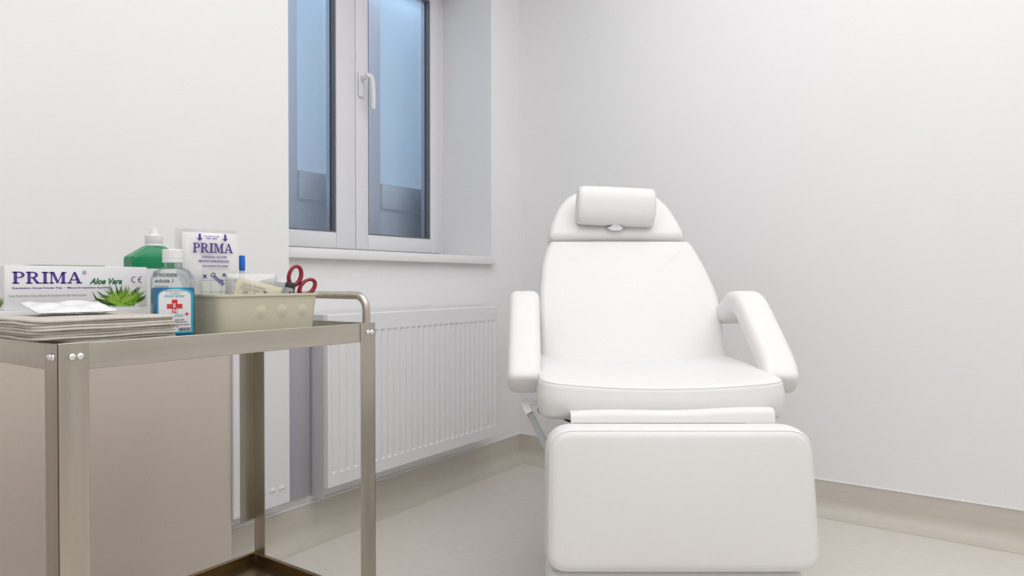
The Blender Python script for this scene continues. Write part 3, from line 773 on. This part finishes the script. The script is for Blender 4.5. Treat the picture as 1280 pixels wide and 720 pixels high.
# small clear bags at the right of the basket
for k, (x, y, rz, w_, h_, lb_) in enumerate(((.722, .884, 70, .050, .108, 'small clear plastic bag standing between gauze pack and marker'), (.700, .896, 60, .050, .106, 'loose white plastic wrapping behind the scissors in the basket'))):
    b = pouch('b', w_, h_, .008, BAGM, 40 + k, crinkle=.0022); standing(b)
    o = b.build('plastic_bag', BAGM, ang=70); o.location = (x, y, BZ + .008 + h_ / 2); o.rotation_euler = (0, 0, math.radians(rz)); tag(o, lb_, 'bag')
# marker leaning
mk = empty('marker_pen', (.778, .844, BZ + .0105), math.radians(75), 'stubby grey marker with a black cap leaning in front of the scissors', 'marker')
Mm = Matrix.Rotation(math.radians(17), 4, 'Y')
b = MB(); b.lathe([(.008, 0), (.009, .002), (.009, .091)], n=20); b.xform(Mm); b.build('barrel', MARKG, mk)
b = MB(); b.lathe([(.0094, .0912), (.0098, .092), (.0098, .100), (.0092, .1015), (.008, .102)], n=20); b.xform(Mm); b.build('cap', MARKB, mk)
b = MB(); flat(b, [R_(-.002, .074, .002, .084), [(-.005, .077), (.0, .070), (.005, .077)]], (0, -.0093, 0), (1, 0, 0), (0, 0, 1)); b.xform(Mm); b.build('printed_mark', MARKB, mk, smooth=False, recalc=False)
# scissors, points down in the basket
sc = empty('scissors', (.766, .858, BZ + .006), math.radians(75), 'red handled scissors standing point down in the basket', 'scissors')
def loop(cx, cz, rx, rz, tilt, ybase, name):
    b = MB(); n = 28; rings = []
    for i in range(n + 1):
        a = 2 * PI * i / n; px, pz = rx * math.cos(a), rz * math.sin(a)
        x, z = px * math.cos(tilt) - pz * math.sin(tilt) + cx, px * math.sin(tilt) + pz * math.cos(tilt) + cz
        nx, nz = math.cos(a) * math.cos(tilt) - math.sin(a) * math.sin(tilt), math.cos(a) * math.sin(tilt) + math.sin(a) * math.cos(tilt)
        t = .0036 + .0013 * (math.sin(a - 4) * .5 + .5)
        rings.append([Vector((x + nx * t * math.cos(q), ybase + .0052 * math.sin(q), z + nz * t * math.cos(q))) for q in [2 * PI * k / 10 for k in range(10)]])
    b.loft(rings, cap=False)
    return b
Rt = Matrix.Rotation(math.radians(24), 4, 'Y')
for nm, cx, cz, tl, yb, sh in (('handle', -.0150, .121, .12, .003, -1), ('handle', .0160, .109, -.42, -.003, 1)):
    b = loop(cx, cz, .0125, .0195, tl, yb, nm)
    b.tube(bez([(cx - sh * .003, yb, cz - .019), (cx * .45, yb, .080), (-sh * .002, yb * .6, .062)], 6), [.0062] * 7 + [.0055] * 6, 10)
    b.xform(Rt); hnd = b.build('handle', REDPL, sc, ang=60)
    c = MB(); s_ = -sh
    c.loft([[Vector((x, y, z)) for x, y in ((-.005 + s_ * .002, yb * .5 - .0007), (.005 + s_ * .002, yb * .5 - .0007), (.005 + s_ * .002, yb * .5 + .0007), (-.005 + s_ * .002, yb * .5 + .0007))] if z > .01 else [Vector((s_ * .001 + dx, yb * .5 + dy, z)) for dx, dy in ((-.0006, -.0005), (.0006, -.0005), (.0006, .0005), (-.0006, .0005))] for z in (.068, .045, .004)])
    c.xform(Rt); c.build('blade', CHROME, sc)
# crumpled wrapper behind the basket
b = pouch('cr', .09, .07, .005, POUCHM, 55, crinkle=.004, nx=30, ny=24)
o = b.build('crumpled_wrapper', POUCHM, ang=70); o.location = (.520, .985, TFL + .017); o.rotation_euler = (0, 0, .4); tag(o, 'crumpled white wrapper lying on the tray behind the basket', 'wrapper')

# ------------------------------------------------------------------ treatment chair (built along the viewing axis it faces)
CZ = 1.9; CXo = .355
fwd = Vector((-math.sin(YAW), math.cos(YAW), 0)); rgt = Vector((math.cos(YAW), math.sin(YAW), 0))
cp_ = Vector((CAM.x, CAM.y, 0)) + rgt * CXo + fwd * CZ
ch = empty('treatment_chair', cp_, YAW, 'white vinyl reclining treatment chair with armrests and a roll pillow', 'chair')
def L3(X, Z, h): return Vector((X - CXo, Z - CZ, h))
# seat
b = MB(); out = round_poly([(.064, 1.600), (.651, 1.600), (.655, 2.16), (.068, 2.16)], [.055, .055, .05, .05], 8)
def seat_top(u, v):
    s = (u - .355) / .29; t = (v - 1.6) / .56
    side = min(1, abs(s)) ** 2
    return -.0095 + .021 * side * (.80 + .25 * t) + .006 * math.sin(PI * min(1, max(0, t)))
def mapv(out): return [Vector((p.x, p.y)) for p in out]
sm = cushion(b, mapv(out), .088, .018, L3(0, 0, .572), (1, 0, 0), (0, 1, 0), (0, 0, 1), seat_top, .004)
se = b.build('seat', VINYL, ch, ang=80); seam_tube('piping', sm, .0016, SEAM, se)
# leg rest
tl = math.radians(5)
Vd = Vector((0, math.sin(tl), math.cos(tl))); Wd = Vector((0, -math.cos(tl), math.sin(tl)))
b = MB(); out = round_poly([(.073, 0), (.662, 0), (.653, .306), (.077, .306)], [.045, .045, .06, .06], 8)
fr_ = lambda u, v: .010 * max(0, 1 - ((u - .361) / .30) ** 2) * max(0, 1 - ((v - .153) / .167) ** 2)
sm = cushion(b, mapv(out), .105, .022, L3(0, 1.549, .268), (1, 0, 0), Vd, Wd, fr_, .003)
lr = b.build('leg_rest', VINYL, ch, ang=80); seam_tube('piping', sm, .0013, SEAM, lr)
# foot extension below the leg rest
b = MB(); out = round_poly([(.080, 1.475), (.640, 1.475), (.640, 1.62), (.080, 1.62)], [.03, .03, .02, .02], 6)
cushion(b, mapv(out), .085, .018, L3(0, 0, .178), (1, 0, 0), (0, 1, 0), (0, 0, 1), lambda u, v: .003, .002)
b.build('foot_extension', VINYL, ch, ang=80)
# flap between seat and leg rest
b = MB(); n = 24; rows = []
prof = [(1.598, .5915), (1.585, .598), (1.570, .600), (1.558, .597), (1.552, .588), (1.551, .577), (1.556, .5755), (1.557, .587), (1.563, .593), (1.573, .595), (1.587, .593)]
for i in range(n + 1):
    t = i / n; X = .134 + t * .464; dh = .008 * t + .002 * math.sin(t * 9)
    rows.append([L3(X, z, h + (dh if h > .585 else 0)) for z, h in prof])
b.loft(rows); b.build('gap_flap', VINYL, ch, ang=60)
# backrest plane
th = math.radians(32.7); Bv = Vector((0, math.sin(th), math.cos(th))); Bw = Vector((0, -math.cos(th), math.sin(th)))
O = L3(0, 2.08, .62) - Bw * .10
hw = [(-.03, .264, .376), (.05, .287, .377), (.13, .291, .378), (.2, .294, .382), (.3, .291, .382), (.4, .2745, .373), (.46, .2575, .370), (.502, .2400, .370)]
left = [(c - w_, s_) for s_, w_, c in hw]; right = [(c + w_, s_) for s_, w_, c in hw]
out = round_poly([left[0], right[0]] + right[1:-1] + [right[-1], left[-1]] + left[1:-1][::-1], [.05, .05] + [.2] * 6 + [.022, .022] + [.2] * 6, 5)
b = MB()
fb = lambda u, v: .010 * max(0, 1 - ((u - .372) / .29) ** 2) * max(0, 1 - ((v - .24) / .3) ** 2)
cushion(b, mapv(out), .100, .022, O, (1, 0, 0), Bv, Bw, fb, .003)
b.build('backrest', VINYL, ch, ang=80)
# head section
hw = [(.512, .2335), (.54, .2345), (.575, .227), (.613, .214), (.65, .200), (.68, .182), (.71, .155), (.733, .112), (.743, .06)]
cxh = .362
out = [(cxh - w_, s_) for s_, w_ in hw][::-1] + [(cxh + w_, s_) for s_, w_ in hw]
out = round_poly(out, [.2] * 8 + [.016, .016] + [.2] * 8, 5)
b = MB(); fh = lambda u, v: .008 * math.exp(-((v - .545) / .035) ** 2) * max(0, 1 - ((u - cxh) / .26) ** 4) - .004
cushion(b, mapv(out), .098, .022, O, (1, 0, 0), Bv, Bw, fh, .002)
b.build('head_section', VINYL, ch, ang=80)
# roll pillow
pc = L3(.3575, 2.372, 1.156); ax = Vector((1, 0, -.045)).normalized(); p2 = Vector((0, -1, 0)); p3 = ax.cross(p2).normalized()
if p3.z < 0: p3 = -p3
Lp = .270; b = MB(); rings = []
prof = [(0, .55), (.002, .80), (.006, .93), (.013, .985), (.022, 1.0)]
stn = [(d, s_) for d, s_ in prof] + [(Lp * k / 8, 1.0 + .012 * math.sin(PI * k / 8)) for k in range(1, 8)] + [(Lp - d, s_) for d, s_ in reversed(prof)]
for d, s_ in stn:
    ring = []
    for k in range(40):
        a = 2 * PI * k / 40; cc, ss = math.cos(a), math.sin(a); e = 2 / 2.5
        ring.append(pc + ax * (d - Lp / 2) + (p2 * math.copysign(abs(cc) ** e, cc) * .052 + p3 * math.copysign(abs(ss) ** e, ss) * .067) * s_)
    rings.append(ring)
b.loft(rings); pil = b.build('roll_pillow', VINYL, ch, ang=80)
b = MB()
bp = L3(.3575, 2.36, 1.092)
b.loft([[bp + Vector((x, y, z)) for x, z in ((-.012, .012), (.012, .012), (.013, -.004), (.025, -.009), (.014, -.019), (-.014, -.019), (-.030, -.009), (-.013, -.003))] for y in (-.012, .035)])
b.build('pillow_bracket', PLAST, pil, ang=30)
# armrests
def arm(ctrl, w_, t_, name='armrest'):
    path = bez(ctrl, 8); b = MB(); rings = []; N = len(path)
    caps = [(0, .5), (.006, .80), (.014, .95)]
    Ltot = [0]
    for a, c in zip(path, path[1:]): Ltot.append(Ltot[-1] + (c - a).length)
    sec = rrect(w_, t_, min(w_, t_) * .40, 6)
    for i, p in enumerate(path):
        d = (path[min(i + 1, N - 1)] - path[max(i - 1, 0)]).normalized()
        side = Vector((1, 0, 0)); side = (side - d * side.dot(d)).normalized(); up = side.cross(d); 
        if up.z < 0: up = -up
        s_ = 1.0; dist = min(Ltot[i], Ltot[-1] - Ltot[i])
        if dist < .022: q = dist / .022; s_ = .62 + .38 * math.sqrt(max(0, 1 - (1 - q) ** 2))
        rings.append([p + side * q.x * s_ + up * q.y * s_ for q in sec])
    b.loft(rings); return b.build(name, VINYL, ch, ang=80)
arm([L3(.703, 2.225, .790), L3(.698, 2.13, .812), L3(.682, 2.035, .836), L3(.687, 1.975, .826), L3(.690, 1.88, .755), L3(.688, 1.78, .682), L3(.680, 1.735, .650), L3(.678, 1.715, .637)], .090, .066)
arm([L3(.036, 2.225, .790), L3(.036, 2.13, .812), L3(.037, 2.035, .836), L3(.036, 1.975, .826), L3(.034, 1.88, .755), L3(.032, 1.78, .682), L3(.031, 1.735, .650), L3(.031, 1.715, .637)], .087, .066)
# mechanism and base
b = MB()
p0, p1 = L3(.036, 1.76, .580), L3(.115, 1.60, .44); d = (p1 - p0).normalized(); sd = d.cross(Vector((0, 1, 0))).normalized(); nn = sd.cross(d)
b.loft([[p + sd * x + nn * y for x, y in ((-.008, -.006), (.008, -.006), (.008, .006), (-.008, .006))] for p in (p0, p1)])
b.build('lift_bar', GREYM, ch, ang=30)
b = MB(); b.loft([[p + Vector((0, -.004, 0)) + sd * x + nn * y for x, y in ((-.0092, -.008), (.0085, -.008), (.0085, .008), (-.0092, .008))] for p in (p0 - d * .012, p0 + d * .030)])
b.loft([[p + Vector((0, y, z)) for y, z in ((-.008, -.006), (.008, -.006), (.008, .006), (-.008, .006))] for p in (L3(.040, 1.755, .580), L3(.078, 1.755, .592))])
b.build('bar_bracket', PLAST, ch, ang=30)
b = MB(); b.tube([L3(.064, 1.735, .572), L3(.082, 1.735, .571)], .0045, 10); b.tube([L3(.071, 1.733, .58), L3(.071, 1.733, .562)], .003, 8); b.build('wing_bolt', BRASS, ch)
b = MB(); b.tube(bez([L3(.115, 1.66, .572), L3(.135, 1.65, .562), L3(.165, 1.65, .556)], 6), .003, 8); b.build('cable', BLACK, ch)
b = MB(); b.box(-.20, .20, -.28, .42, .535, .5715, .006); b.box(-.09, .09, -.10, .25, .40, .536, .006)
b.build('under_frame', GREYM, ch)
b = MB(); out = round_poly([(-.20, -.26), (.20, -.26), (.20, .40), (-.20, .40)], .05, 6)
b.loft([[Vector((p.x * s_, p.y * s_, z)) for p in out] for s_, z in ((1.0, .003), (1.02, .01), (1.02, .06), (.96, .08), (.60, .10), (.55, .41))])
b.build('base', PLAST, ch, ang=40)
b = MB(); b.tube([L3(.35, 2.22, .56), L3(.36, 2.33, .74), L3(.365, 2.48, .98)], .014, 12); b.build('back_support', GREYM, ch)

# ------------------------------------------------------------------ light
def area(name, loc, sx, sy, power, color=(1, 1, 1), rot=(0, 0, 0)):
    l = bpy.data.lights.new(name, 'AREA'); l.shape = 'RECTANGLE'; l.size = sx; l.size_y = sy; l.energy = power; l.color = color
    o = bpy.data.objects.new(name, l); col.objects.link(o); o.location = loc; o.rotation_euler = rot; return o
area('ceiling_lamp', (1.9, 1.0, 2.67), 2.6, 3.0, 48.5, (1.0, 0.99, 0.98))
area('ceiling_lamp', (2.6, -1.2, 2.67), 1.6, 1.2, 12, (1.0, 0.985, 0.965))
area('window_cavity_fill', (-.43, 2.05, 2.34), .08, 1.3, 0.7, (0.85, 0.92, 1.0))  # added fill that brightens the outer window frame; no real source here
wd_ = bpy.data.worlds.new('world'); scene.world = wd_; wd_.use_nodes = True
bg = wd_.node_tree.nodes['Background']; bg.inputs['Color'].default_value = (0.62, 0.78, 1.0, 1); bg.inputs['Strength'].default_value = 1.0
scene.view_settings.view_transform = 'Standard'; scene.view_settings.look = 'None'; scene.view_settings.exposure = 0.0; scene.view_settings.gamma = 1.0
